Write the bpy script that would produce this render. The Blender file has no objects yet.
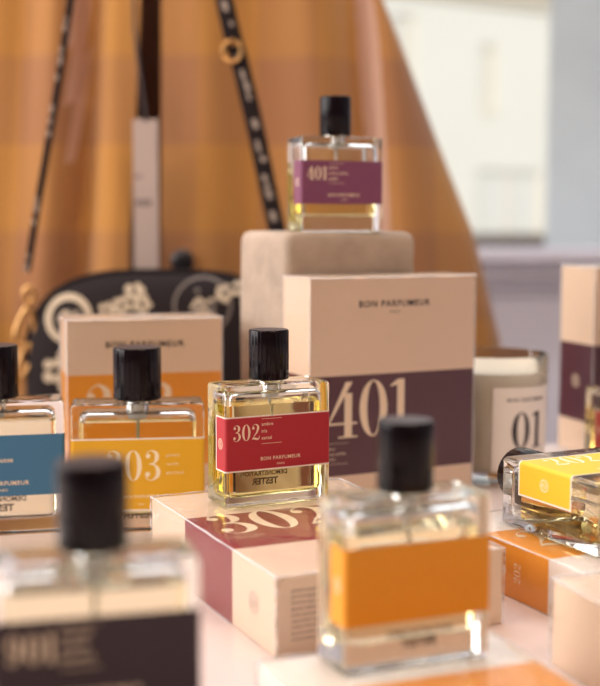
import bpy, math, random
from mathutils import Matrix, Vector, noise
C = bpy.context.scene.collection
sc = bpy.context.scene
pi = math.pi
S = 0.01                      # everything below is written in centimetres
TZ = 75.0                     # table top height above the floor
def V3(x, y, z): return Vector((x*S, y*S, (z+TZ)*S))

# ------------------------------------------------------------------ camera, world, lights, exposure
cam = bpy.data.cameras.new('camera'); camo = bpy.data.objects.new('camera', cam); C.objects.link(camo)
cam.sensor_fit = 'HORIZONTAL'; cam.sensor_width = 36.0; cam.lens = 1255.0*36.0/600.0
cam.clip_start = 0.01; cam.clip_end = 200
camo.matrix_world = Matrix.Translation(V3(0, 0, 16.94)) @ Matrix.Rotation(pi/2-0.101, 4, 'X') @ Matrix.Rotation(0.003, 4, 'Z')
cam.dof.use_dof = True; cam.dof.focus_distance = 0.598; cam.dof.aperture_fstop = 7.6
sc.camera = camo
sc.view_settings.view_transform = 'Standard'; sc.view_settings.look = 'None'
sc.view_settings.gamma = 1.0; sc.view_settings.use_curve_mapping = False
sc.view_settings.exposure = -0.12
cy = sc.cycles
cy.use_denoising = True; cy.max_bounces = 20; cy.transmission_bounces = 16; cy.transparent_max_bounces = 24
cy.glossy_bounces = 8; cy.diffuse_bounces = 5; cy.sample_clamp_indirect = 6.0; cy.blur_glossy = 0.5

w = bpy.data.worlds.new('daylight'); sc.world = w; w.use_nodes = True
bg = w.node_tree.nodes['Background']; bg.inputs[0].default_value = (0.96, 0.97, 1.0, 1); bg.inputs[1].default_value = 1.0

def lamp(name, kind, loc, target, energy, color, size=(1, 1), angle=0.02):
    l = bpy.data.lights.new(name, kind); l.energy = energy; l.color = color
    if kind == 'AREA':
        l.shape = 'RECTANGLE'; l.size, l.size_y = size
    if kind == 'SUN': l.angle = angle
    o = bpy.data.objects.new(name, l); C.objects.link(o)
    a, b = V3(*loc), V3(*target)
    o.location = a; o.rotation_euler = (b-a).to_track_quat('-Z', 'Y').to_euler()
    return o
lamp('sun', 'SUN', (-900, -1200, 1500), (300, 2500, 0), 3.6, (1.0, 0.96, 0.88))
lamp('left_window_daylight', 'AREA', (-192, 60, 85), (0, 75, 5), 58, (1.0, 0.94, 0.90), (2.0, 1.4))
lamp('warm_fill_left', 'AREA', (-70, 20, 150), (-5, 75, 5), 10, (1.0, 0.76, 0.56), (0.4, 0.4))  # added warm fill from the upper left, no actual fixture
lamp('warm_fill_right', 'AREA', (60, -30, 160), (5, 90, 5), 13, (1.0, 0.78, 0.60), (0.5, 0.5))  # added fill for the front faces, stands for no real lamp
lamp('cool_top_fill', 'AREA', (10, 150, 180), (5, 80, 5), 26, (0.86, 0.92, 1.0), (1.4, 0.7))  # added cool overhead light for bluish highlights on tops and rims

# ------------------------------------------------------------------ materials
MATS = {}
def mat(name, color, rough=0.5, metallic=0.0, spec=0.5, **k):
    if name in MATS: return MATS[name]
    m = bpy.data.materials.new(name); m.use_nodes = True
    nt = m.node_tree; b = nt.nodes['Principled BSDF']
    b.inputs['Base Color'].default_value = (*color, 1); b.inputs['Roughness'].default_value = rough
    b.inputs['Metallic'].default_value = metallic; b.inputs['Specular IOR Level'].default_value = spec
    if 'coat' in k: b.inputs['Coat Weight'].default_value = k['coat']; b.inputs['Coat Roughness'].default_value = 0.08
    if 'sheen' in k: b.inputs['Sheen Weight'].default_value = k['sheen']
    tc = nt.nodes.new('ShaderNodeTexCoord')
    if 'var' in k:           # mild mottling of the colour
        n = nt.nodes.new('ShaderNodeTexNoise'); n.inputs['Scale'].default_value = k.get('vscale', 60); n.inputs['Detail'].default_value = 4
        mx = nt.nodes.new('ShaderNodeMix'); mx.data_type = 'RGBA'
        mx.inputs[6].default_value = (*[c*(1-k['var']) for c in color], 1); mx.inputs[7].default_value = (*[min(1, c*(1+k['var'])) for c in color], 1)
        nt.links.new(tc.outputs['Object'], n.inputs['Vector']); nt.links.new(n.outputs['Fac'], mx.inputs[0]); nt.links.new(mx.outputs[2], b.inputs['Base Color'])
    if 'bump' in k:
        n = nt.nodes.new('ShaderNodeTexNoise'); n.inputs['Scale'].default_value = k.get('bscale', 300); n.inputs['Detail'].default_value = 3
        bp = nt.nodes.new('ShaderNodeBump'); bp.inputs['Strength'].default_value = k['bump']; bp.inputs['Distance'].default_value = k.get('bdist', 0.0005)
        nt.links.new(tc.outputs['Object'], n.inputs['Vector']); nt.links.new(n.outputs['Fac'], bp.inputs['Height']); nt.links.new(bp.outputs['Normal'], b.inputs['Normal'])
    MATS[name] = m; return m

def glassmat(name, ior, color, rough=0.0):
    m = bpy.data.materials.new(name); m.use_nodes = True; nt = m.node_tree; nt.nodes.clear()
    o = nt.nodes.new('ShaderNodeOutputMaterial'); g = nt.nodes.new('ShaderNodeBsdfGlass')
    g.inputs['Color'].default_value = (*color, 1); g.inputs['IOR'].default_value = ior; g.inputs['Roughness'].default_value = rough
    nt.links.new(g.outputs[0], o.inputs[0]); MATS[name] = m; return m
def filmmat(name, ior=1.5, bump=0.25, scale=45, base=0.03):
    m = bpy.data.materials.new(name); m.use_nodes = True; nt = m.node_tree; nt.nodes.clear()
    o = nt.nodes.new('ShaderNodeOutputMaterial'); t = nt.nodes.new('ShaderNodeBsdfTransparent'); g = nt.nodes.new('ShaderNodeBsdfGlossy')
    g.inputs['Roughness'].default_value = 0.1; t.inputs['Color'].default_value = (0.97, 0.97, 0.97, 1)
    lw = nt.nodes.new('ShaderNodeLayerWeight'); lw.inputs['Blend'].default_value = 0.5
    pw = nt.nodes.new('ShaderNodeMath'); pw.operation = 'POWER'; pw.inputs[1].default_value = 4.0; nt.links.new(lw.outputs['Facing'], pw.inputs[0])
    f = nt.nodes.new('ShaderNodeMath'); f.operation = 'MULTIPLY_ADD'; f.inputs[1].default_value = 0.75; f.inputs[2].default_value = base; nt.links.new(pw.outputs[0], f.inputs[0])
    tc = nt.nodes.new('ShaderNodeTexCoord'); n = nt.nodes.new('ShaderNodeTexNoise'); n.inputs['Scale'].default_value = scale; n.inputs['Distortion'].default_value = 1.5; n.inputs['Detail'].default_value = 1.0
    bp = nt.nodes.new('ShaderNodeBump'); bp.inputs['Strength'].default_value = bump; bp.inputs['Distance'].default_value = 0.002
    nt.links.new(tc.outputs['Object'], n.inputs['Vector']); nt.links.new(n.outputs['Fac'], bp.inputs['Height'])
    nt.links.new(bp.outputs[0], g.inputs['Normal'])
    mx = nt.nodes.new('ShaderNodeMixShader'); nt.links.new(f.outputs[0], mx.inputs[0]); nt.links.new(t.outputs[0], mx.inputs[1]); nt.links.new(g.outputs[0], mx.inputs[2])
    nt.links.new(mx.outputs[0], o.inputs[0]); MATS[name] = m; return m

GLASS = glassmat('clear_glass', 1.5, (0.99, 0.995, 0.99))
LIQ_Y = (glassmat('yellow_liquid_wall', 0.907, (0.985, 0.945, 0.70)), glassmat('yellow_liquid_top', 1.36, (0.99, 0.965, 0.84)))
LIQ_P = (glassmat('pale_liquid_wall', 0.907, (0.98, 0.95, 0.84)), glassmat('pale_liquid_top', 1.36, (0.99, 0.97, 0.9)))
LIQ_A = (glassmat('amber_liquid_wall', 0.907, (0.97, 0.90, 0.70)), glassmat('amber_liquid_top', 1.36, (0.98, 0.94, 0.8)))
FILM = filmmat('shrink_film')
SEAM = bpy.data.materials.new('film_crease'); SEAM.use_nodes = True
_b = SEAM.node_tree.nodes['Principled BSDF']; _b.inputs['Base Color'].default_value = (0.92, 0.92, 0.95, 1); _b.inputs['Roughness'].default_value = .18; _b.inputs['Alpha'].default_value = .42
PANE = filmmat('window_glass', bump=0.0, ior=1.4)
CREAM = mat('cream_card', (0.78, 0.585, 0.43), 0.55, bump=0.05, bscale=900)
WHITEC = mat('white_card', (0.86, 0.76, 0.68), 0.5)
RED = mat('red_card', (0.23, 0.015, 0.018), 0.5, bump=0.12, bscale=1500)
REDL = mat('red_label', (0.44, 0.018, 0.03), 0.55, bump=0.12, bscale=1500)
PURPLE = mat('purple_card', (0.085, 0.02, 0.032), 0.5)
PURPLEL = mat('plum_label', (0.20, 0.055, 0.12), 0.55, bump=0.12, bscale=1500)
ORANGE = mat('orange_card', (0.80, 0.30, 0.022), 0.5)
ORANGEL = mat('orange_label', (0.78, 0.32, 0.012), 0.55, var=0.06, vscale=900)
YELLOW = mat('yellow_label', (0.78, 0.42, 0.012), 0.5)
LEMON = mat('lemon_label', (0.86, 0.52, 0.02), 0.45)
BLUE = mat('blue_label', (0.045, 0.17, 0.31), 0.6, var=0.12, vscale=1200, bump=0.12, bscale=1500)
DARK = mat('aubergine_label', (0.035, 0.018, 0.026), 0.55)
PAPER = mat('label_paper', (0.85, 0.78, 0.70), 0.6)
INK = mat('black_ink', (0.03, 0.02, 0.025), 0.6)
PALE = mat('pale_print', (0.90, 0.72, 0.52), 0.5)
PALEY = mat('pale_yellow_print', (0.93, 0.80, 0.55), 0.5)
BLACK = mat('gloss_black_plastic', (0.007, 0.004, 0.006), 0.15, spec=0.2)
BTOP = mat('satin_black_plastic', (0.03, 0.024, 0.03), 0.38, spec=0.6)
STEEL = mat('brushed_steel', (0.75, 0.70, 0.62), 0.25, 1.0)
TUBE = mat('clear_plastic_tube', (0.85, 0.85, 0.82), 0.3)

# ------------------------------------------------------------------ mesh helpers
def rrect(hw, hd, r, n=5):
    r = min(r, hw-1e-4, hd-1e-4); out = []
    for q, (sx, sy) in enumerate(((1, -1), (1, 1), (-1, 1), (-1, -1))):
        a0 = -pi/2 + q*pi/2
        for i in range(n+1):
            a = a0 + i*pi/2/n
            out.append((sx*(hw-r)+r*math.cos(a), sy*(hd-r)+r*math.sin(a)))
    return out
class PB:
    def __init__(s): s.v = []; s.f = []; s.m = []; s.mats = []
    def mi(s, m):
        if m not in s.mats: s.mats.append(m)
        return s.mats.index(m)
    def add(s, vs, fs, m, M=None):
        o = len(s.v); k = s.mi(m)
        for p in vs:
            p = Vector(p)
            s.v.append(M @ p if M is not None else p)
        for f in fs: s.f.append([i+o for i in f]); s.m.append(k)
    def loops(s, L, m, cap0=True, cap1=True, flip=False, mats=None, M=None):
        n = len(L[0]); vs = [p for l in L for p in l]
        for j in range(len(L)-1): pass
        groups = {}
        fs = []
        for j in range(len(L)-1):
            for i in range(n):
                a, b = j*n+i, j*n+(i+1) % n
                f = [a, b, b+n, a+n]
                fs.append((f[::-1] if flip else f, mats[j] if mats else m))
        if cap0: f = list(range(n))[::-1]; fs.append((f[::-1] if flip else f, mats[0] if mats else m))
        if cap1: f = [(len(L)-1)*n+i for i in range(n)]; fs.append((f[::-1] if flip else f, mats[-1] if mats else m))
        o = len(s.v)
        for p in vs:
            p = Vector(p); s.v.append(M @ p if M is not None else p)
        for f, mm in fs: s.f.append([i+o for i in f]); s.m.append(s.mi(mm))
    def box(s, x0, x1, y0, y1, z0, z1, m, b=0.0, M=None):
        hw, hd = (x1-x0)/2, (y1-y0)/2; cx, cyy = (x0+x1)/2, (y0+y1)/2
        if b <= 0:
            L = [[(x0, y0, z), (x1, y0, z), (x1, y1, z), (x0, y1, z)] for z in (z0, z1)]
        else:
            L = []
            for z, k in ((z0, b), (z0+b*.3, b*.3), (z0+b, 0), (z1-b, 0), (z1-b*.3, b*.3), (z1, b)):
                L.append([(cx+x, cyy+y, z) for x, y in rrect(hw-k, hd-k, b, 3)])
        s.loops(L, m, M=M)
    def lathe(s, prof, m, n=48, M=None, cap0=True, cap1=True, flip=False, rib=0, amp=0):
        L = []
        for r, z, *k in prof:
            kk = k[0] if k else 0
            L.append([((r-(amp*kk*(0.5+0.5*math.cos(rib*2*pi*i/n)) if rib else 0))*math.cos(2*pi*i/n), (r-(amp*kk*(0.5+0.5*math.cos(rib*2*pi*i/n)) if rib else 0))*math.sin(2*pi*i/n), z) for i in range(n)])
        s.loops(L, m, cap0, cap1, flip, M=M)
    def tube(s, pts, r, m, n=10, M=None, flat=1.0):
        pts = [Vector(p) for p in pts]; L = []
        up = Vector((0, 1, 0))
        for i, p in enumerate(pts):
            t = (pts[min(i+1, len(pts)-1)]-pts[max(i-1, 0)]).normalized()
            a = t.cross(up)
            if a.length < 1e-3: a = t.cross(Vector((1, 0, 0)))
            a.normalize(); b = t.cross(a)
            rr = r[i] if isinstance(r, (list, tuple)) else r
            L.append([p+a*rr*math.cos(2*pi*k/n)+b*rr*flat*math.sin(2*pi*k/n) for k in range(n)])
        s.loops(L, m, M=M)
    def build(s, name, parent=None, pre=None, smooth=40):
        me = bpy.data.meshes.new(name)
        pts = [((pre @ p) if pre is not None else p)*S for p in s.v]
        me.from_pydata([tuple(p) for p in pts], [], s.f)
        for m in s.mats: me.materials.append(m)
        me.polygons.foreach_set('material_index', s.m)
        if smooth:
            me.polygons.foreach_set('use_smooth', [True]*len(me.polygons)); me.set_sharp_from_angle(angle=math.radians(smooth))
        me.update()
        o = bpy.data.objects.new(name, me); C.objects.link(o)
        if parent: o.parent = parent
        return o
def tag(o, label, cat, group=None):
    o['label'] = label; o['category'] = cat
    if group: o['group'] = group
    return o
def thing(name, label, cat, loc, rz=0, group=None):
    o = bpy.data.objects.new(name, None); C.objects.link(o); o.empty_display_size = 0.02
    o.location = V3(*loc); o.rotation_euler = (0, 0, rz)
    return tag(o, label, cat, group)
def struct(o, loc=(0, 0, 0)):
    o['kind'] = 'structure'; o.location = V3(*loc); return o
LIE = Matrix.Rotation(-pi/2, 4, 'X')       # front turned to the ceiling, top turned away

# ------------------------------------------------------------------ lettering
_tc = {}
def _font(txt, spacing=1.0, weight=0.0):
    key = (txt, spacing, weight)
    if key in _tc: return _tc[key]
    cu = bpy.data.curves.new('t', 'FONT'); cu.body = txt; cu.size = 1; cu.resolution_u = 3; cu.space_character = spacing; cu.offset = weight
    o = bpy.data.objects.new('t', cu); C.objects.link(o)
    dg = bpy.context.evaluated_depsgraph_get(); me = o.evaluated_get(dg).to_mesh()
    vs = [(v.co.x, v.co.y) for v in me.vertices]; fs = [list(p.vertices) for p in me.polygons]
    o.evaluated_get(dg).to_mesh_clear(); bpy.data.objects.remove(o); bpy.data.curves.remove(cu)
    _tc[key] = (vs, fs); return vs, fs
CAPH = 0.0
def letters(pb, txt, h, x, y, M, m, align='L', spacing=1.05, weight=0.0, sx=1.0):
    """writing of capital height h with its baseline start at x,y in the plane M (cm)"""
    global CAPH
    if not CAPH: CAPH = max(v[1] for v in _font('H')[0])
    vs, fs = _font(txt, spacing, weight); k = h/CAPH
    x0 = min(v[0] for v in vs); x1 = max(v[0] for v in vs); wd = (x1-x0)*k*sx
    ox = x - (0 if align == 'L' else wd/2 if align == 'C' else wd)
    pb.add([((v[0]-x0)*k*sx+ox, v[1]*k+y, 0) for v in vs], fs, m, M)
    return wd
def smoothpath(pts, n=6):
    out = []
    for i in range(len(pts)-1):
        p0, p1, p2, p3 = pts[max(i-1, 0)], pts[i], pts[i+1], pts[min(i+2, len(pts)-1)]
        for j in range(n):
            t = j/n
            out.append(tuple(0.5*((2*b)+(-a+c)*t+(2*a-5*b+4*c-d)*t*t+(-a+3*b-3*c+d)*t**3) for a, b, c, d in zip(p0, p1, p2, p3)))
    out.append(pts[-1]); return out
def ribbon(pts, n=6):
    """pts: x, y, width; thick and thin pen stroke"""
    P = smoothpath(pts, n) if n > 1 else pts
    vs = []; fs = []
    for i, (x, y, wd) in enumerate(P):
        a, b = P[max(i-1, 0)], P[min(i+1, len(P)-1)]
        t = Vector((b[0]-a[0], b[1]-a[1])).normalized(); nx, ny = -t.y, t.x
        vs += [(x+nx*wd/2, y+ny*wd/2), (x-nx*wd/2, y-ny*wd/2)]
        if i: fs.append([2*i-2, 2*i-1, 2*i+1, 2*i])
    return vs, fs
def disc2(cx, cy_, r, n=14): return [(cx+r*math.cos(2*pi*i/n), cy_+r*math.sin(2*pi*i/n)) for i in range(n)], [list(range(n))]
def ring2(cx, cy_, ax, ay, bx, by, n=36, dx=0):
    vs = [(cx+ax*math.cos(2*pi*i/n), cy_+ay*math.sin(2*pi*i/n)) for i in range(n)]+[(cx+dx+bx*math.cos(2*pi*i/n), cy_+by*math.sin(2*pi*i/n)) for i in range(n)]
    return vs, [[i, (i+1) % n, (i+1) % n+n, i+n] for i in range(n)]
def rect2(x0, y0, x1, y1): return [(x0, y0), (x1, y0), (x1, y1), (x0, y1)], [[0, 1, 2, 3]]
DIG = {
 '0': (0.60, [ring2(0.30, 0.5, 0.285, 0.51, 0.13, 0.485)]),
 '1': (0.44, [rect2(0.16, 0, 0.31, 1.0), rect2(0.04, 0, 0.43, 0.03), ([(0.02, 0.90), (0.02, 0.87), (0.17, 0.90), (0.17, 1.0)], [[0, 1, 2, 3]])]),
 '2': (0.58, [ribbon([(0.16, 0.74, .03), (0.09, 0.84, .03), (0.26, 0.99, .03), (0.43, 0.88, .12), (0.45, 0.72, .15), (0.36, 0.47, .10), (0.18, 0.25, .04), (0.06, 0.04, .03)]),
               disc2(0.13, 0.75, 0.085), ribbon([(0.05, 0.07, .05), (0.18, 0.11, .12), (0.36, 0.06, .13), (0.50, 0.09, .07), (0.54, 0.27, .02)])]),
 '3': (0.56, [ribbon([(0.12, 0.80, .03), (0.12, 0.93, .03), (0.25, 0.99, .03), (0.41, 0.89, .12), (0.42, 0.72, .14), (0.34, 0.58, .06), (0.18, 0.54, .025)]), disc2(0.14, 0.81, 0.08),
               ribbon([(0.18, 0.54, .025), (0.36, 0.50, .06), (0.46, 0.34, .14), (0.44, 0.14, .13), (0.26, 0.00, .03), (0.09, 0.06, .03), (0.08, 0.18, .03)]), disc2(0.12, 0.20, 0.085)]),
 '4': (0.60, [rect2(0.34, 0, 0.49, 0.72), rect2(0.22, 0, 0.60, 0.03), rect2(0.0, 0.24, 0.60, 0.275), ([(0.36, 1.0), (0.50, 1.0), (0.035, 0.262), (0.0, 0.262)], [[0, 1, 2, 3]]), rect2(0.34, 0.55, 0.49, 0.80)]),
 '9': (0.58, [ring2(0.28, 0.68, 0.24, 0.33, 0.11, 0.30), ribbon([(0.45, 0.70, .14), (0.44, 0.40, .13), (0.33, 0.12, .08), (0.16, 0.01, .03), (0.09, 0.14, .03)]), disc2(0.13, 0.16, 0.08)]),
}
def numerals(pb, txt, h, x, y, M, m, gap=0.05, sx=1.0):
    for ch in txt:
        wd, shapes = DIG[ch]
        for j, (vs, fs) in enumerate(shapes): pb.add([(x+v[0]*h*sx, y+v[1]*h, 0.0006*j) for v in vs], fs, m, M)
        x += (wd+gap)*h*sx
    return x
def bar(pb, x0, x1, y, t, M, m): pb.add([(x0, y, 0), (x1, y, 0), (x1, y+t, 0), (x0, y+t, 0)], [[0, 1, 2, 3]], m, M)
def crest(pb, x, y, r, M, m):
    vs, fs = ring2(x, y, r, r, r*.86, r*.86); pb.add([(*v, 0) for v in vs], fs, m, M)
    vs, fs = ring2(x, y, r*.5, r*.5, r*.4, r*.4); pb.add([(*v, 0) for v in vs], fs, m, M)
    for k in (-.55, -.2, .15, .5): bar(pb, x-r*.16, x+r*.16, y+k*r, r*.13, M, m)
    for k in range(12):
        a = k*pi/6; d = disc2(x+r*.68*math.cos(a), y+r*.68*math.sin(a), r*.07, 5); pb.add([(*v, 0) for v in d[0]], d[1], m, M)
FRONT = Matrix(((1, 0, 0, 0), (0, 0, -1, 0), (0, 1, 0, 0), (0, 0, 0, 1)))          # plane facing -y, u = +x, v = +z
LEFT = Matrix(((0, 0, -1, 0), (-1, 0, 0, 0), (0, 1, 0, 0), (0, 0, 0, 1)))          # plane facing -x, u = -y, v = +z
BACK = Matrix(((-1, 0, 0, 0), (0, 0, 1, 0), (0, 1, 0, 0), (0, 0, 0, 1)))           # plane facing +y, u = -x, v = +z
def at(M, x, y, z): return Matrix.Translation((x, y, z)) @ M

# ------------------------------------------------------------------ perfume bottle
def bottle(label, loc, rz, W=5.5, D=2.25, H=5.76, cr=0.97, ch=2.5, l0=1.68, l1=4.31, lab=REDL, edge=True, liquid=LIQ_Y, level=None,
           number=None, numh=0.7, lines=(), txt=PALE, name=True, tester='back', pre=None, group='perfume testers on the display table', smalln=False, fl=0.66, numx=None, numy=.56, lh_=.155, nh=.165, nx_=.1):
    t = thing('perfume_bottle', label, 'perfume bottle', loc, rz, group)
    hw, hd = W/2, D/2; k = W/5.5
    wall = 0.34*k; floor_ = fl*k; cr_in = 0.34*k
    if level is None: level = H*0.83
    # outer glass skin (with a short neck) and the air space inside it
    g = PB(); L = []
    for z, ins in ((0.0, .10), (.04, .04), (.12, 0.0), (H-.16, 0), (H-.05, .05), (H, .16)):
        L.append([(x, y, z) for x, y in rrect(hw-ins, hd-ins, .14*k, 5)])
    nr = cr*0.62
    for z, r in ((H+.02, nr+.08), (H+.03, nr), (H+.30, nr)): L.append([(x, y, z) for x, y in rrect(r, r, r, 5)])
    g.loops(L, GLASS)
    def cav(z):      # half sizes and corner radius of the hollow at height z
        top = H-.42*k
        if z < floor_+cr_in:
            q = (z-floor_)/cr_in; ins = cr_in*(1-math.sqrt(max(0, 1-(1-q)**2)))
        elif z > top-cr_in:
            q = min(1, (z-(top-cr_in))/cr_in); ins = cr_in*(1-math.sqrt(max(0, 1-q*q)))*.9
        else: ins = 0
        return [(x, y, z) for x, y in rrect(hw-wall-ins, hd-wall-ins*min(1, (hd-wall)/cr_in*.8), .3*k, 5)]
    top = H-.42*k
    zl = [floor_+cr_in*q for q in (0, .04, .15, .35, .65, 1)]
    zu = [top-cr_in*q for q in (1, .65, .35, .15, .03, 0)]
    below = [z for z in zl+zu if z < level-.03]+[level]; above = [level]+[z for z in zl+zu if z > level+.03]
    AL = [cav(z) for z in above]
    for z, r in ((top+.02, nr*.75), (H+.1, nr*.75)): AL.append([(x, y, z) for x, y in rrect(r, r, r, 5)])
    g.loops(AL, GLASS, cap0=False, cap1=True, flip=True)
    g.build('glass_body', t, pre)
    q = PB(); q.loops([cav(z) for z in below], liquid[0], cap1=False)
    BL = cav(level); q.add(BL, [list(range(len(BL)))], liquid[1])
    q.build('perfume', t, pre)
    # dip tube and sprayer
    s = PB(); s.tube([(0, 0, H+.1), (0, 0, H*.6), (.1, 0, l0+.25)], .075*k, TUBE, 10); s.lathe([(nr*.5, H-.75*k), (nr*.62, H-.7*k), (nr*.62, H+.05)], TUBE, 20)
    s.build('dip_tube', t, pre)
    s = PB(); s.lathe([(nr+.10, H+.035), (nr+.14, H+.07), (nr+.14, H+.24), (nr*.8, H+.26)], STEEL, 40); s.build('collar', t, pre)
    # fluted cap
    n = 168
    c = PB(); zt = H+ch
    c.lathe([(cr-.05, H+.12), (cr, H+.16, 1), (cr, zt-.10, 1), (cr-.02, zt-.04, .6), (cr-.07, zt, 0)], BLACK, n, rib=28, amp=0.014, cap1=False)
    c.lathe([(cr-.07, zt), (cr*.5, zt), (cr*.04, zt)], BTOP, n, cap0=False)
    c.build('cap', t, pre, smooth=50)
    # wrap-round label: half the left side, the front, half the right side
    o = .015; hwl, hdl, rl = hw+o, hd+o, .14*k+o
    path = [(-hwl, -0.02)]
    path += [(-hwl, -hdl*.3), (-hwl, -hdl+rl)]
    for i in range(1, 6): a = pi+i*pi/2/5; path.append((-hwl+rl+rl*math.cos(a), -hdl+rl+rl*math.sin(a)))
    path += [(hwl-rl, -hdl)]
    for i in range(1, 6): a = 1.5*pi+i*pi/2/5; path.append((hwl-rl+rl*math.cos(a), -hdl+rl+rl*math.sin(a)))
    path += [(hwl, -hdl*.3), (hwl, -.02)]
    e = 0.07*k
    path = [path[0], (-hwl, -.02-e)] + path[1:-1] + [(hwl, -.02-e), path[-1]]
    zs = [l0, l0+e, l1-e, l1]
    b = PB(); n = len(path)
    for j in range(3):
        for i in range(n-1):
            border = edge and (j != 1 or i == 0 or i == n-2)
            (x0, y0), (x1, y1) = path[i], path[i+1]
            b.add([(x0, y0, zs[j]), (x1, y1, zs[j]), (x1, y1, zs[j+1]), (x0, y0, zs[j+1])], [[0, 1, 2, 3]], PAPER if border else lab)
            b.add([(x0*.9982, y0*.9962, zs[j]), (x1*.9982, y1*.9962, zs[j]), (x1*.9982, y1*.9962, zs[j+1]), (x0*.9982, y0*.9962, zs[j+1])], [[3, 2, 1, 0]], PAPER)
    F = at(FRONT, 0, -hdl-.006, 0); lh = l1-l0
    if number:
        x0 = -hw+.36*k if numx is None else numx
        nx = numerals(b, number, numh, x0, l0+lh*numy, F, txt)
        lx = nx+.05*k
        wdl = .95*k
        if smalln:
            for i, s_ in enumerate(lines): letters(b, s_, .13*k, lx+.12*k, l0+lh*(.74-.12*i), F, txt)
        else:
            bar(b, lx, lx+wdl*1.1, l0+lh*.93, .02*k, F, txt); bar(b, lx, lx+wdl*1.1, l0+lh*.48, .02*k, F, txt)
            for i, s_ in enumerate(lines): letters(b, s_, lh_*k, lx, l0+lh*(.81-.125*i), F, txt, weight=.012)
        if name:
            letters(b, 'BON PARFUMEUR', nh*k, nx_*k, l0+lh*.18, F, txt, 'C', 1.12, .014); letters(b, 'PARIS', nh*.6*k, nx_*k, l0+lh*.08, F, txt, 'C', 1.15, .01)
    crest(b, hd*.5, l0+lh*.5, .26*k, at(LEFT, -hwl-.006, 0, 0), txt)
    lb = b.build('label', t, pre)
    if edge: lb['label'] = 'paper label with thin pale border'
    if tester:
        p = PB(); M = at(BACK, 0, hd+.012, 0) if tester == 'back' else at(FRONT, 0, -hd-.012, 0)
        letters(p, 'DEMONSTRATION', .20*k, .05*k, l0*.71, M, INK, 'C', 1.0, .025, 1.0); letters(p, 'TESTER', .28*k, 0, l0*.47, M, INK, 'C', 1.0, .035, 1.0)
        p.build('tester_print', t, pre)
    return t

# ------------------------------------------------------------------ perfume carton (origin: middle of the footprint)
def film_shell(W, D, H, parent, pre, seed, crumple=0.06):
    """loose clear film drawn round a carton, creased most at the ends"""
    o = .05; p = PB(); N = 26
    hw, hd = W/2+o, D/2+o; per = rrect(hw, hd, .12, 4)
    L = []
    for j in range(N+1):
        z = -o*.2+(H+1.2*o)*j/N
        L.append([])
        for x, y in per: L[-1].append((x, y, z))
    # resample perimeter finer
    fine = []
    for l in L:
        r = []
        for i in range(len(l)):
            a, b = Vector(l[i]), Vector(l[(i+1) % len(l)]); k = max(1, int((b-a).length/.45))
            for q in range(k): r.append(a.lerp(b, q/k))
        fine.append(r)
    rnd = Vector((seed*7.3, seed*3.1, seed*1.7))
    for j, l in enumerate(fine):
        e = abs(2*j/N-1)
        for i, v in enumerate(l):
            nn = noise.noise(Vector((v.x*.9, v.y*.9, v.z*.35))+rnd)+.5*noise.noise(Vector((v.x*2.2, v.y*2.2, v.z*.9))+rnd)
            out = Vector((v.x/hw, v.y/hd, 0)); out = Vector((round(out.x) if abs(out.x) > .97 else 0, round(out.y) if abs(out.y) > .97 else 0, 0))
            l[i] = v+out*(crumple*(.35+e**3)*(.5+nn) if out.length else 0)*.6
    p.loops(fine, FILM)
    q = random.Random(seed)
    for sx in (-1, 1):
        for sy in (-1, 1):      # drawn-tight corner creases
            p.tube([(sx*(hw-.02)+q.uniform(-.015, .015), sy*(hd-.02)+q.uniform(-.015, .015), H*i/14) for i in range(15)], [q.uniform(.025, .055) for _ in range(15)], SEAM, 6)
    for z in (0, H):
        for k in range(4):
            (ax, ay), (bx_, by_) = [(-hw, -hd), (hw, -hd), (hw, hd), (-hw, hd)][k], [(hw, -hd), (hw, hd), (-hw, hd), (-hw, -hd)][k]
            p.tube([(ax+(bx_-ax)*i/14, ay+(by_-ay)*i/14, z+q.uniform(-.02, .03)) for i in range(15)], [q.uniform(.02, .06) for _ in range(15)], SEAM, 6)
    p.build('shrink_wrap', parent, pre, smooth=60)
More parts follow.
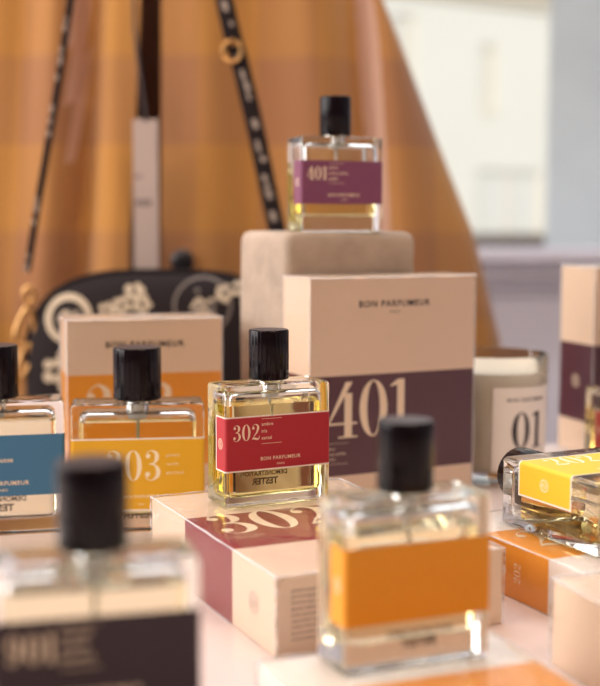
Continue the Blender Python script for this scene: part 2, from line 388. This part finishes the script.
def carton(label, loc, rz, W, D, H, b0, b1, band, card=CREAM, pre=None, number=None, numh=None, numx=1.1, numy=.42, lines=(), top_text=True, side_crest=False,
           side_text=None, bottom_text=False, film=True, seed=1, group='perfume cartons on the display table', txt=PALE, title_x=0):
    t = thing('perfume_carton', label, 'box', loc, rz, group)
    b = PB(); hw, hd = W/2, D/2; L = []; ms = []
    for z, i, m in ((0, .07, card), (.07, 0, card), (b0, 0, band), (b1, 0, card), (H-.07, 0, card), (H, .07, card)):
        L.append([(x, y, z) for x, y in rrect(hw-i, hd-i, .06, 3)]); ms.append(m)
    b.loops(L, card, mats=ms[:-1])
    F = at(FRONT, 0, -hd-.012, 0)
    if top_text:
        letters(b, 'BON PARFUMEUR', .36, title_x, H-1.75, F, INK, 'C', 1.2, .02); letters(b, 'PARIS', .16, title_x, H-2.15, F, INK, 'C', 1.3)
    if number:
        numh = numh or (b1-b0)*.55
        numerals(b, number, numh, -hw+numx, b0+(b1-b0)*numy-.3, F, txt, gap=.03)
        y = b0+(b1-b0)*numy-.55; x0 = -hw+numx-.1
        bar(b, x0, x0+1.5, y-.05, .02, F, txt)
        for i, s_ in enumerate(lines): letters(b, s_, .16, x0, y-.42-.31*i, F, txt)
        y2 = y-.42-.31*(len(lines)-1)-.22; bar(b, x0, x0+1.5, y2, .02, F, txt)
    if side_crest is not False: crest(b, 0, side_crest, .45, at(LEFT, -hw-.012, 0, 0), txt if b0 < side_crest < b1 else mat('faint_emboss', (0.55, 0.42, 0.34), 0.5))
    if side_text:    # number running along the side of the band
        M = at(LEFT, -hw-.012, 0, 0) @ Matrix.Translation((0, (b0+b1)/2, 0)) @ Matrix.Rotation(0, 4, 'Z')
        numerals(b, side_text, .5, -.5*.93, -.45, M, txt)
    if bottom_text:  # ingredients block on the bottom end
        M = Matrix(((1, 0, 0, 0), (0, 1, 0, 0), (0, 0, 1, 0), (0, 0, 0, 1)))
        M = Matrix(((1, 0, 0, 0), (0, -1, 0, 0), (0, 0, -1, -.012), (0, 0, 0, 1)))
        rr = random.Random(seed)
        words = ['alcohol denat', 'parfum', 'aqua', 'limonene', 'linalool', 'coumarin', 'citral', 'geraniol', 'eugenol', 'made in france']
        for i in range(9):
            s_ = ' '.join(rr.choice(words) for _ in range(3)); letters(b, s_[:30], .11, -hw+.6, hd-.62-.24*i, M, INK)
    b.build('carton_body', t, pre)
    if film: film_shell(W, D, H, t, pre, seed)
    return t

# ================================================================== the setting
s = PB(); s.box(-400, 260, -400, 205, -TZ-4, -TZ, mat('floor_boards', (0.30, 0.20, 0.13), 0.45, var=.25, vscale=3)); struct(s.build('floor', smooth=0))
s = PB(); s.box(-400, 260, -300, 205, 190, 200, mat('ceiling_paint', (0.8, 0.78, 0.75), 0.8)); struct(s.build('ceiling', smooth=0))
WALLM = mat('lavender_paint', (0.50, 0.48, 0.56), 0.6, var=.04, vscale=12)
s = PB()     # back wall around the shop window opening
s.box(-400, 260, 190, 205, -TZ, -45, WALLM); s.box(-400, 260, 190, 205, 150, 190, WALLM); s.box(-400, -60, 190, 205, -45, 150, WALLM); s.box(160, 260, 190, 205, -45, 150, WALLM)
struct(s.build('wall_back', smooth=0))
s = PB(); s.box(250, 260, -290, 190, -TZ, 190, WALLM); struct(s.build('wall_right', smooth=0))
BRN = mat('warm_wall_paint', (0.30, 0.19, 0.13), 0.7)
s = PB(); s.box(-210, 260, -300, -290, -TZ, 190, BRN); struct(s.build('wall_front', smooth=0))
s = PB(); s.box(-210, -200, -290, 190, -TZ, 0, BRN); s.box(-210, -200, -290, 190, 160, 190, BRN); s.box(-210, -200, -290, -60, 0, 160, BRN); s.box(-210, -200, 170, 190, 0, 160, BRN)
struct(s.build('wall_left', smooth=0))
MAR = mat('pale_marble', (0.80, 0.90, 0.94), 0.35, var=.10, vscale=9)
s = PB(); s.loops([[(x, y, z) for x, y in ((54.4, 280), (300, 280), (300, 330), (66, 330))] for z in (-TZ-6, 230)], MAR); struct(s.build('wall_pier', smooth=0))
s = PB()     # moulded stone ledge outside, below the street view
prof = [(258, 10.7), (252, 10.7), (250, 10.2), (250, 8.2), (253, 7.8), (253, 6.6), (255, 6.2), (255, 4.6), (258, 4.2), (258, 3.0), (260, 2.7), (260, 1.0), (262, .7), (262, -TZ-6), (266, -TZ-6), (266, 10.0)]
s.loops([[(x, y, z) for y, z in prof] for x in (300, -300)], mat('ledge_stone', (0.86, 0.82, 0.90), 0.6)); struct(s.build('trim_1', smooth=0))
fr = PB(); fm = mat('window_frame_metal', (0.16, 0.12, 0.11), 0.5)
fr.box(-60, 160, 196, 199, -44.9, -42, fm); fr.box(-60, 160, 196, 199, 146, 149.9, fm); fr.box(157, 160, 196, 199, -42, 146, fm); fr.box(-60, -57.5, 196, 199, -42, 146, fm)
f0 = struct(fr.build('window_1', smooth=0))
pn = PB(); pn.box(-57.4, 156.9, 197.3, 197.7, -41.9, 145.9, PANE); pn.build('window_pane', f0, smooth=0)

# street and the sunlit house across it
s = PB(); s.box(-3000, 6000, 206, 6000, -TZ-20, -TZ-6, mat('street_asphalt', (0.25, 0.24, 0.23), 0.9)); struct(s.build('ground', smooth=0))
hb = thing('street_building', 'cream rendered house front seen through the window, with cornice and shutters', 'building', (319, 2500, -TZ-6), math.atan2(.527, .85))
FAC = mat('cream_render', (0.80, 0.79, 0.72), 0.9, var=.03, vscale=.6)
REV = mat('window_reveal', (0.74, 0.74, 0.70), 0.9); TRIMM = mat('stone_cornice', (0.72, 0.66, 0.55), 0.9)
def fac(u, v):
    dx = (u-300)/1255; sloc = (2500*dx-319)/(.85-dx*.527); Y = 2500+sloc*.527
    return sloc, 16.94+(217-v)*Y/1255+TZ+6
holes = [(66, 118, 255, 455), (-1, 0, 0, 0)]
m = PB(); WINS = [(-172, -118, 270, 478), (44, 84, 300, 436), (40, 210, 50, 190)]
xs = sorted({-900, 900, *[w_[0] for w_ in WINS], *[w_[1] for w_ in WINS]}); zs = sorted({0, 900, *[w_[2] for w_ in WINS], *[w_[3] for w_ in WINS]})
for i in range(len(xs)-1):
    for j in range(len(zs)-1):
        cxm, czm = (xs[i]+xs[i+1])/2, (zs[j]+zs[j+1])/2
        if any(a < cxm < b and c < czm < d for a, b, c, d in WINS): continue
        m.box(xs[i], xs[i+1], 0, 30, zs[j], zs[j+1], FAC)
m.box(-900, 900, 30, 300, 0, 900, FAC)
m.build('wall', hb, smooth=0)
m = PB()
m.box(-900, 900, -16, 0, 528, 546, TRIMM); m.box(-900, 900, -9, 0, 514, 528, TRIMM); m.box(-900, 900, -22, 0, 546, 552, TRIMM)
m.build('cornice', hb, smooth=0)
m = PB(); m.box(-900, 900, -12, 0, 0, 62, mat('dark_base_stone', (0.10, 0.07, 0.06), .8)); m.build('plinth', hb, smooth=0)
for a, b, c, d in WINS:
    m = PB(); m.box(a, b, 8, 12, c, d, REV); m.box(a, a+5, 4, 8, c, d, TRIMM); m.box(b-5, b, 4, 8, c, d, TRIMM); m.box((a+b)/2-2, (a+b)/2+2, 4, 8, c, d, TRIMM)
    m.box(a, b, -3, 6, c, c+6, TRIMM)
    m.build('window', hb, smooth=0)

# ================================================================== display table
tb = thing('display_table', 'pale cream display table under all the bottles and boxes', 'table', (0, 0, -TZ))
m = PB(); m.box(-95, 95, -25, 93, TZ-4, TZ, mat('table_top', (0.66, 0.555, 0.52), 0.28, var=.03, vscale=8), b=.3); m.build('tabletop', tb)
for sx in (-90, 84):
    for sy in (-20, 82):
        m = PB(); m.box(sx, sx+6, sy, sy+6, 0, TZ-4, mat('table_leg', (0.5, 0.42, 0.36), 0.5), b=.3); m.build('leg', tb)

# ================================================================== cartons
def ctr(x, y, rz, W, D):     # from the front-left corner to the middle
    return (x+math.cos(rz)*W/2-math.sin(rz)*D/2, y+math.sin(rz)*W/2+math.cos(rz)*D/2)
# standing purple banded carton
cx, cy_ = ctr(.567, 71.485, .459, 11.25, 3.55)
carton('tall cream carton standing upright with aubergine band numbered 401', (cx, cy_, 0), .459, 11.25, 3.55, 13.4, 1.77, 7.68, PURPLE, number='401', numh=3.3, numx=1.15, numy=.43,
       lines=('ambre', 'prune confite', 'vanille'), side_crest=4.7, seed=3)
# carton behind the yellow bottle
cx, cy_ = ctr(-14.1, 75.4, .29, 9.6, 3.5)
carton('cream carton standing upright with orange band, in front of the black handbag', (cx, cy_, 0), .29, 9.6, 3.5, 10.64, 1.4, 7.25, ORANGE, number='203', numh=3.1, numx=1.0, numy=.42,
       lines=('framboise', 'vanille', 'mûre'), side_crest=4.3, seed=5)
# far right carton
cx, cy_ = ctr(20.62, 87.6, .352, 11.25, 4.36)
carton('tall cream carton with dark band at far right edge, farthest on the table', (cx, cy_, 0), .352, 11.25, 4.36, 13.4, 2.36, 7.92, PURPLE, number=None, side_crest=5.2, seed=8)
# lying cartons: local y of the laid carton runs away from the camera
def lying(label, x, y, rz, W, L, t, b0, b1, band, **k):
    pre = LIE.copy(); pre = Matrix.Translation((0, -L/2, t/2)) @ pre
    cx, cy_ = ctr(x, y, rz, W, L)
    return carton(label, (cx, cy_, 0), rz, W, t, L, b0, b1, band, pre=pre, **k)
lying('cream carton lying flat with red band numbered 302, under the red-labelled bottle', -.84, 46.65, .437, 10.29, 15.1, 3.2, 4.58, 10.33, RED, number='302', numh=3.4, numx=.6, numy=.46,
      lines=('ambre, iris, santal',), side_crest=2.3, bottom_text=True, seed=11)
x, y, a = 10.6, 52.15, .446
lying('white carton lying flat with orange band numbered 202, under the bottle lying down', x+3.4*math.sin(a), y-3.4*math.cos(a), a, 9.6, 11.6, 2.44, 3.4, 8.3, ORANGE, card=WHITEC, number='202', numh=2.6, numx=.9, numy=.42,
      lines=(), side_text='202', side_crest=1.2, seed=13)
a = .32
lying('plain cream carton lying flat at the bottom right corner of the table', 9.61+9.6*math.sin(a), 46.36-9.6*math.cos(a), a, 9.0, 9.6, 3.3, 1.0, 4.5, CREAM, card=CREAM, top_text=False, seed=17)
a = .379
lying('thin white carton with orange band, under the bottle with blank orange label', -1.397+10*math.sin(a), 41.437-10*math.cos(a), a, 8.92, 10, 1.80, 2.4, 6.7, ORANGE, card=WHITEC, top_text=False, seed=19)
a = .259
lying('thin carton under the dark-labelled bottle at the bottom left', -5.6-4.45*math.cos(a)+8.2*math.sin(a), 33.3-4.45*math.sin(a)-8.2*math.cos(a), a, 8.9, 10, 2.05, 4.4, 7.4, DARK, card=WHITEC, top_text=False, seed=23)

# ================================================================== plaster plinth
m = PB(); NB = 30
W_, D_, H_ = 9.25, 6.8, 15.97
base = rrect(W_/2, D_/2, .45, 4); L = []
for z, i in [(0, .2), (.2, 0)]+[(.2+(H_-.9)*q/NB, 0) for q in range(1, NB+1)]+[(H_-.4, .05), (H_-.15, .17), (H_, .5)]:
    ring = []
    pts = [Vector((x, y, z)) for x, y in rrect(W_/2-i, D_/2-i, .45, 4)]
    for q in range(len(pts)):
        A, B = pts[q], pts[(q+1) % len(pts)]; k = max(1, int((B-A).length/.5))
        for r in range(k): ring.append(A.lerp(B, r/k))
    L.append(ring)
nmin = min(len(l) for l in L)
L = [l if len(l) == nmin else [l[int(i*len(l)/nmin)] for i in range(nmin)] for l in L]
for l in L:
    for i, v in enumerate(l):
        d = Vector((v.x, v.y, 0)).normalized(); l[i] = v+d*(noise.noise(v*.8)*.06+noise.noise(v*3)*.025)
PL = mat('rough_plaster', (0.42, 0.33, 0.26), 0.9, var=.28, vscale=55, bump=.8, bscale=160, bdist=.001)
m.loops(L, PL)
pl = m.build('plaster_plinth', smooth=50)
tag(pl, 'rough beige plaster block standing behind the tall cream carton', 'plinth')
cx, cy_ = ctr(-.80, 75.25, .49, W_, D_); pl.location = V3(cx, cy_, 0); pl.rotation_euler = (0, 0, .49)

# ================================================================== bottles
bottle('small bottle with red label 302 standing on the flat carton', (-1.5, 59.88, 3.28), .464, lab=REDL, number='302', numh=.76, lines=('ambre', 'iris', 'santal'), level=4.75, fl=.42)
bottle('small bottle with plum label 401 standing on the plaster block', (2.13, 78.4, 15.98), .406, lab=PURPLEL, edge=False, number='401', numh=.78, lines=('ambre', 'prune confite', 'vanille'), tester=None, level=3.4, fl=1.0)
bottle('blurred bottle with blank orange label in the centre foreground', (3.568, 41.784, 1.87), .402, lab=ORANGEL, edge=False, number=None, tester='front', liquid=LIQ_P, level=4.6, fl=.95)
bottle('blurred bottle with dark label 901 at the bottom left', (-5.60, 33.3, 2.12), .259, lab=DARK, edge=False, number='901', numh=.76, lines=('muscade', 'amande', 'patchouli'), liquid=LIQ_P, level=4.9, tester=None)
bottle('large bottle with golden yellow label 303 left of the red-labelled one', (-8.81, 67.462, 0), .135, W=7.07, D=2.82, H=6.95, cr=1.30, ch=2.92, l0=1.167, l1=5.125, lab=YELLOW, number='303', numh=1.62, numx=-1.75, numy=.42,
       lines=('piment', 'vanille', 'patchouli'), txt=PALEY, liquid=LIQ_Y, level=5.9, smalln=True, nh=.12)
bottle('large bottle with blue label cut by the left edge', (-16.342, 66.504, 0), .237, W=7.2, D=2.84, H=7.15, cr=1.29, ch=2.9, l0=2.136, l1=5.39, lab=BLUE, edge=False, number='001', numh=.95,
       lines=('cédrat', 'embruns', 'pamplemousse'), liquid=LIQ_P, level=6.0, lh_=.19, nx_=.25)
bottle('small bottle with red label at the right edge beside the far carton', (22.0, 83.0, 0), .40, lab=mat('coral_label', (0.55, 0.09, 0.07), .5), number='101', numh=.5, lines=(), liquid=LIQ_A, level=4.2, tester=None)
# the one lying on its back, cap pointing away to the left
W_, D_, H_ = 6.2, 3.2, 6.95; a = .467
bx, by = 9.522, 58.196
cx = bx+math.cos(a)*W_/2+math.sin(a)*H_/2; cy_ = by+math.sin(a)*W_/2-math.cos(a)*H_/2
pre = Matrix.Translation((0, -H_/2, D_/2)) @ LIE
bottle('clear bottle with lemon yellow label lying on its back on the orange-banded carton', (cx, cy_, 2.52), a, W=W_, D=D_, H=H_, cr=1.32, ch=2.9, l0=H_-5.122, l1=H_-1.324, lab=LEMON, number='202', numh=1.5, numx=-2.2,
       lines=('pastèque', 'groseille', 'jasmin'), txt=PALEY, liquid=LIQ_A, level=5.6, smalln=True, pre=pre)

# ================================================================== candle
t = thing('scented_candle', 'glass jar candle with cream label numbered 01 behind the cartons', 'candle', (12.57, 81.5, 0))
R, Hc = 3.6, 8.1
m = PB(); m.lathe([(R-.5, 0), (R-.2, .05), (R-.12, .2), (R, Hc-.1), (R-.05, Hc), (R-.15, Hc), (R-.19, Hc-.08), (R-.24, 1.2), (R-.45, .8), (.05, .75)], GLASS, 72); m.build('glass_jar', t, smooth=40)
m = PB(); m.lathe([(R-.47, .78), (R-.22, 1.2), (R-.175, 6.95), (R-.23, 7.05), (.3, 7.10), (.05, 7.08)], mat('candle_wax', (0.86, 0.76, 0.60), .45), 64); m.build('wax', t)
m = PB(); m.tube([(0, 0, 7.0), (.03, 0, 7.4), (0, .02, 7.75)], .07, PAPER, 8); m.build('wick', t)
m = PB(); va = math.atan2(-81.5, -12.57)          # direction from the candle to the viewer
def carc(a, z, r=R): k = r-.12*(1-z/Hc); return (k*math.cos(a), k*math.sin(a), z)
a0, a1 = va+.02, va+1.35
for i in range(20):
    p, q = a0+(a1-a0)*i/20, a0+(a1-a0)*(i+1)/20
    m.add([carc(p, .9, R+.015), carc(q, .9, R+.015), carc(q, 6.25, R+.03), carc(p, 6.25, R+.03)], [[0, 1, 2, 3]], PAPER)
tmp = PB(); numerals(tmp, '01', 2.3, -.1, 2.35, Matrix.Identity(4), INK, gap=.06); 
wdt = letters(tmp, 'BON PARFUMEUR', .22, 1.1*.98, 5.35, Matrix.Identity(4), INK, 'C', 1.2, .01)
for f in tmp.f:
    pts = [tmp.v[i] for i in f]
    m.add([carc(va+.69+(p.x-1.07)/R, p.y, R+.05+p.z) for p in pts], [list(range(len(pts)))], INK)
m.build('label', t)

# ================================================================== handbag
BK = mat('black_canvas', (0.014, 0.009, 0.010), .8, spec=.2, bump=.3, bscale=700)
IVORY = mat('ivory_print', (0.48, 0.39, 0.28), .8); GREYP = mat('grey_print', (0.16, 0.13, 0.115), .8)
GOLD = mat('brass', (0.58, 0.33, 0.13), .35, 1.0)
bagx, bagy, bagz, ba, bb, bd = -11.5, 105.0, 2.9, 11.6, 9.3, 3.2
t = thing('handbag', 'black canvas handbag with ivory emblem print hanging behind the cartons', 'bag', (bagx, bagy, bagz-bb))
def sup(x, z): return ((abs(x/ba))**3.2+(abs(z/bb))**2.8)**(1/3.0)
def bagfront(x, z, off=0):  # x,z relative to the middle
    q = min(1, sup(x, z)); return -bd*math.sqrt(max(0, 1-q**3))-off
m = PB(); n = 96; L = []
angs = [2*pi*i/n for i in range(n)]
def outl(a, q):
    c, s_ = math.cos(a), math.sin(a); lo, hi = 0, 30
    for _ in range(30):
        mid = (lo+hi)/2
        if sup(c*mid, s_*mid) < 1: lo = mid
        else: hi = mid
    return c*lo*q, s_*lo*q
for q in [.02, .2, .4, .55, .7, .8, .88, .94, .98, 1.0]:
    L.append([(x, -bd*math.sqrt(max(0, 1-q**3))*1.0-.15, z+bb) for x, z in (outl(a_, q) for a_ in angs)])
for q in [1.0, .98, .94, .88, .8, .7, .5, .25, .02]:
    L.append([(x, bd*math.sqrt(max(0, 1-q**3))+.15, z+bb) for x, z in (outl(a_, q) for a_ in angs)])
m.loops(L, BK)
def blob(pb, cx_, cz_, shapes, mm, off=.22):
    for vs, fs in shapes:
        pb.add([(cx_+v[0], bagfront(cx_+v[0], cz_+v[1], off), cz_+v[1]+bb) for v in vs], fs, mm)
rr = random.Random(4)
for (px, pz, r_, th, mm) in ((-19.0-bagx, 8.5-bagz, 2.05, .58, IVORY), (-8.0-bagx, 9.6-bagz, 2.4, .22, GREYP)):
    blob(m, px, pz, [ring2(0, 0, r_, r_, r_-th, r_-th, 48)], mm)
    sh = []
    for k in range(9):
        aa = rr.uniform(0, 2*pi); rad = rr.uniform(0, r_-th-.6); sh.append(disc2(rad*math.cos(aa), rad*math.sin(aa), rr.uniform(.2, .42), 9))
    blob(m, px, pz, sh, mm if mm is IVORY and False else GREYP, .24)
    blob(m, px, pz, [ribbon([(-.9, -.2, .2), (-.3, .5, .35), (.3, .2, .2), (.8, .6, .3)]), ribbon([(-.5, -.7, .2), (.1, -.2, .3), (.6, -.6, .2)])], IVORY, .27)
def flower(cx_, cz_, r_, nn, sd):
    q = random.Random(sd); sh = []
    for k in range(nn):
        aa = 2*pi*k/nn+q.uniform(-.2, .2); sh.append(disc2(r_*.62*math.cos(aa), r_*.62*math.sin(aa), r_*q.uniform(.32, .46), 12))
    blob(m, cx_, cz_, sh, IVORY, .25)
for k, (px, pz, r_) in enumerate(((-15.8, 9.2, .75), (-14.6, 9.6, .8), (-13.6, 10.7, .85), (-12.9, 9.7, .8), (-20.2, 4.2, 1.15), (-18.9, 5.2, 1.0), (-19.0, 3.2, .9), (-6.2, 10.6, .8), (-5.0, 11.0, .7), (-4.2, 9.5, .8), (-3.0, 5, 1.1), (-14, 2, 1.2), (-9, 3, 1.2))):
    flower(px-bagx, pz-bagz, r_, 5, k)
m.build('bag_body', t)
m = PB(); m.tube([(x, -.3, z+bb+.1) for x, z in (outl(pi*.05+pi*.9*i/40, 1.0) for i in range(41))], .22, BK, 8); m.build('piping', t)
def marks(pb, pts, wd, mm, seed, off):
    q = random.Random(seed)
    for i in range(len(pts)-1):
        a_, b_ = Vector(pts[i]), Vector(pts[i+1]); ln = (b_-a_).length; k = 0
        while k < ln-.8:
            d_ = (b_-a_).normalized(); side = d_.cross(Vector((0, 1, 0)))
            if q.random() < .75:
                l_ = q.uniform(.4, 1.0); c0 = a_+d_*k+side*q.uniform(-.2, .2)*wd; w_ = wd*q.uniform(.25, .5)
                pb.add([c0-side*w_+Vector((0, off, 0)), c0+side*w_*.7+Vector((0, off, 0)), c0+d_*l_+side*w_+Vector((0, off, 0)), c0+d_*l_-side*w_*.8+Vector((0, off, 0))], [[0, 1, 2, 3]], mm)
            k += q.uniform(.7, 1.3)
def rel(x, z, y=104.0): return (x-bagx, y-bagy, z-bagz+bb)
SP = [rel(-22.6, 12.3), rel(-21.6, 18), rel(-20.0, 26.5), rel(-18.6, 34.7), rel(-13.3, 66)]
m = PB(); m.tube(smoothpath(SP), .28, BK, 10, flat=2.2); marks(m, SP, .30, mat('strap_print', (0.34, 0.28, 0.24), .8), 3, -.66); m.build('strap', t)
RP = [rel(.2, 8.5), rel(-.9, 12.0), rel(-2.1, 16.5), rel(-3.7, 24.0), rel(-5.0, 29.5), rel(-6.3, 34.7), rel(-12.9, 66)]
m = PB(); m.tube(smoothpath(RP), .72, BK, 10, flat=.2); marks(m, RP[2:], .55, mat('strap_print', (0.34, 0.28, 0.24), .8), 5, -.2); m.build('strap', t)
m = PB(); m.tube([Vector(rel(-5.6, 30.2))+Vector((.75*math.cos(k*pi/10), -.3, .85*math.sin(k*pi/10))) for k in range(21)], .14, GOLD, 8); 
m.lathe([(.01, 0), (.3, .05), (.3, .2), (.01, .25)], GOLD, 16, M=Matrix.Translation(Vector(rel(-5.6, 30.9))+Vector((.1, -.4, 0))) @ Matrix.Rotation(pi/2, 4, 'X'))
m.build('strap_ring', t)
m = PB()   # snap hook
m.tube([Vector(rel(-22.45, 10.3))+Vector((.36*math.cos(k*pi/10), -.2, .72*math.sin(k*pi/10))) for k in range(21)], .24, GOLD, 10)
m.tube(smoothpath([rel(-22.6, 9.3), rel(-23.1, 8.6), rel(-23.7, 7.0), rel(-23.4, 6.3), rel(-22.8, 6.0), rel(-22.2, 6.3), rel(-22.0, 7.1), rel(-22.25, 8.6), rel(-22.6, 9.3)], 4), .27, GOLD, 10)
m.tube(smoothpath([rel(-22.8, 6.1), rel(-22.4, 5.4), rel(-22.5, 4.6), rel(-23.2, 3.4), rel(-23.5, 3.8), rel(-23.3, 4.9), rel(-22.9, 6.0)], 4), .22, GOLD, 10)
m.build('snap_hook', t)

# ================================================================== coat
ct = bpy.data.materials.new('mustard_wool'); ct.use_nodes = True; nt = ct.node_tree; b_ = nt.nodes['Principled BSDF']
b_.inputs['Roughness'].default_value = .95; b_.inputs['Specular IOR Level'].default_value = .15; b_.inputs['Sheen Weight'].default_value = .25
tc = nt.nodes.new('ShaderNodeTexCoord'); sep = nt.nodes.new('ShaderNodeSeparateXYZ'); nt.links.new(tc.outputs['UV'], sep.inputs[0])
def band_node(out, freq, off, lo, hi):
    a_ = nt.nodes.new('ShaderNodeMath'); a_.operation = 'MULTIPLY_ADD'; a_.inputs[1].default_value = freq; a_.inputs[2].default_value = off; nt.links.new(out, a_.inputs[0])
    f_ = nt.nodes.new('ShaderNodeMath'); f_.operation = 'FRACT'; nt.links.new(a_.outputs[0], f_.inputs[0])
    r_ = nt.nodes.new('ShaderNodeValToRGB'); r_.color_ramp.elements[0].position = .47; r_.color_ramp.elements[1].position = .52
    r_.color_ramp.elements[0].color = (lo, lo, lo, 1); r_.color_ramp.elements[1].color = (hi, hi, hi, 1); e_ = r_.color_ramp.elements.new(.97); e_.color = (hi, hi, hi, 1); e_ = r_.color_ramp.elements.new(1.0); e_.color = (lo, lo, lo, 1)
    nt.links.new(f_.outputs[0], r_.inputs[0]); return r_
h1 = band_node(sep.outputs[1], 1/16.2, -.46, 0, 1); h2 = band_node(sep.outputs[0], 1/11.0, .35, 0, 1)
ad = nt.nodes.new('ShaderNodeMix'); ad.data_type = 'FLOAT'; ad.inputs[0].default_value = .5
nt.links.new(h1.outputs[0], ad.inputs[2]); nt.links.new(h2.outputs[0], ad.inputs[3])
mx = nt.nodes.new('ShaderNodeMix'); mx.data_type = 'RGBA'; mx.inputs[6].default_value = (0.33, 0.155, 0.07, 1); mx.inputs[7].default_value = (0.45, 0.215, 0.056, 1)
nt.links.new(ad.outputs[0], mx.inputs[0]); nt.links.new(mx.outputs[2], b_.inputs['Base Color'])
LIN = mat('brown_lining', (0.50, 0.30, 0.22), .6)
co = thing('coat', 'mustard yellow wool coat hanging open behind the handbag', 'coat', (0, 0, -TZ))
ccx, ccy = -14.0, 125.0
HW = [(-45, 41), (-20, 39), (4.2, 33.8), (15, 31.0), (22.6, 28.0), (32.6, 24.0), (38.6, 21.5), (43, 19.8), (50, 17.5), (56, 12), (60, 7), (62, 4.5)]
def hwz(z):
    for (z0, w0), (z1, w1) in zip(HW, HW[1:]):
        if z <= z1: return w0+(w1-w0)*(z-z0)/(z1-z0)
    return HW[-1][1]
FOLDS = [(-20.0, 1.5, 4.0), (-26, 2, 1.0), (-4.5, 3.0, 2.0), (0.5, 2.0, -.5), (5.6, 1.7, 3.0), (9, 2.0, -.6)]
def coatpt(u, z):
    """u 0..1 runs from the right front edge round the back to the left front edge"""
    gap = .026; a_ = gap+(2*pi-2*gap)*u
    hw_ = hwz(z); dp = 5.5+.11*(45-z) if z > -45 else 15
    dp = max(3.0, min(13, dp*(hw_/24)))
    sx_ = math.sin(a_); cx2 = math.cos(a_)
    x = ccx+hw_*math.copysign(abs(sx_)**.85, sx_); y = ccy-dp*math.copysign(abs(cx2)**.55, cx2)
    if cx2 > -.2:
        for fx, fw, fa in FOLDS:
            fxx = ccx+(fx-ccx)*(.82+.18*hw_/25)
            y += fa*math.exp(-((x-fxx)/fw)**2)
        y += .35*math.sin(x*.45+z*.05+.6*math.sin(z*.09))+.12*math.sin(x*1.3+z*.1)
    x += .0
    return Vector((x, y, z+TZ))
NU, NZ = 220, 60
m = PB(); zsn = [-45+107*j/NZ for j in range(NZ+1)]
outer = [[coatpt(i/NU, z) for i in range(NU+1)] for z in zsn]
vs = [p for r in outer for p in r]
ins = []
for r in outer:
    for p in r:
        d = Vector((p.x-ccx, (p.y-ccy)*2, 0)); d.normalize(); ins.append(p-d*.45)
n1 = NU+1; off = len(vs); fo = []; fi = []; fe = []
for j in range(NZ):
    for i in range(NU):
        a_ = j*n1+i; fo.append([a_, a_+1, a_+1+n1, a_+n1][::1]); fi.append([off+a_, off+a_+n1, off+a_+1+n1, off+a_+1])
    fe.append([j*n1, (j+1)*n1, off+(j+1)*n1, off+j*n1]); q = j*n1+NU; fe.append([q, off+q, off+q+n1, q+n1])
m.v = [Vector(v) for v in vs+ins]; m.f = fo+fi+fe; m.mats = [ct, LIN]; m.m = [0]*len(fo)+[1]*len(fi)+[0]*len(fe)
cb = m.build('coat_body', co, smooth=60)
uvl = cb.data.uv_layers.new(name='UVMap')
for lp in cb.data.loops:
    k = lp.vertex_index % off; v = cb.data.vertices[lp.vertex_index].co
    uvl.data[lp.index].uv = (v.x/S+v.z/S*-.0, v.z/S-TZ)
m = PB(); m.lathe([(.05, .32), (.55, .30), (.95, .15), (1.05, 0), (.95, -.2), (.2, -.3)][::-1], mat('black_button', (0.012, 0.01, 0.014), .4), 32, M=Matrix.Translation((-10.6, min(p.y for p in outer[min(range(NZ+1), key=lambda q: abs(zsn[q]-12.9))] if abs(p.x+10.6) < 1.0)-.3, 12.9+TZ)) @ Matrix.Rotation(pi/2, 4, 'X'))
m.build('button', co)
tg = thing('swing_tag', 'long greyish white tag hanging on a dark cord in the coat opening', 'tag', (-13.75, 112.4, 12.2))
m = PB(); m.box(-1.1, 1.1, -.04, .04, 0, 13.2, mat('tag_card', (0.50, 0.40, 0.36), .7)); Ft = at(FRONT, 0, -.05, 0)
letters(m, 'SIZE', .5, -.9, 5.6, Ft, INK, weight=.03); bar(m, -1.0, -.3, 8.0, .35, Ft, mat('tag_mark', (0.3, 0.22, 0.2), .7))
m.build('tag_card', tg, smooth=0)
m = PB(); m.tube(smoothpath([(.1, 0, 13.0), (-.3, -.05, 16.5), (-.75, 0, 20), (-.9, .1, 24), (-.6, .3, 40)]), .16, INK, 8); m.build('cord', tg)
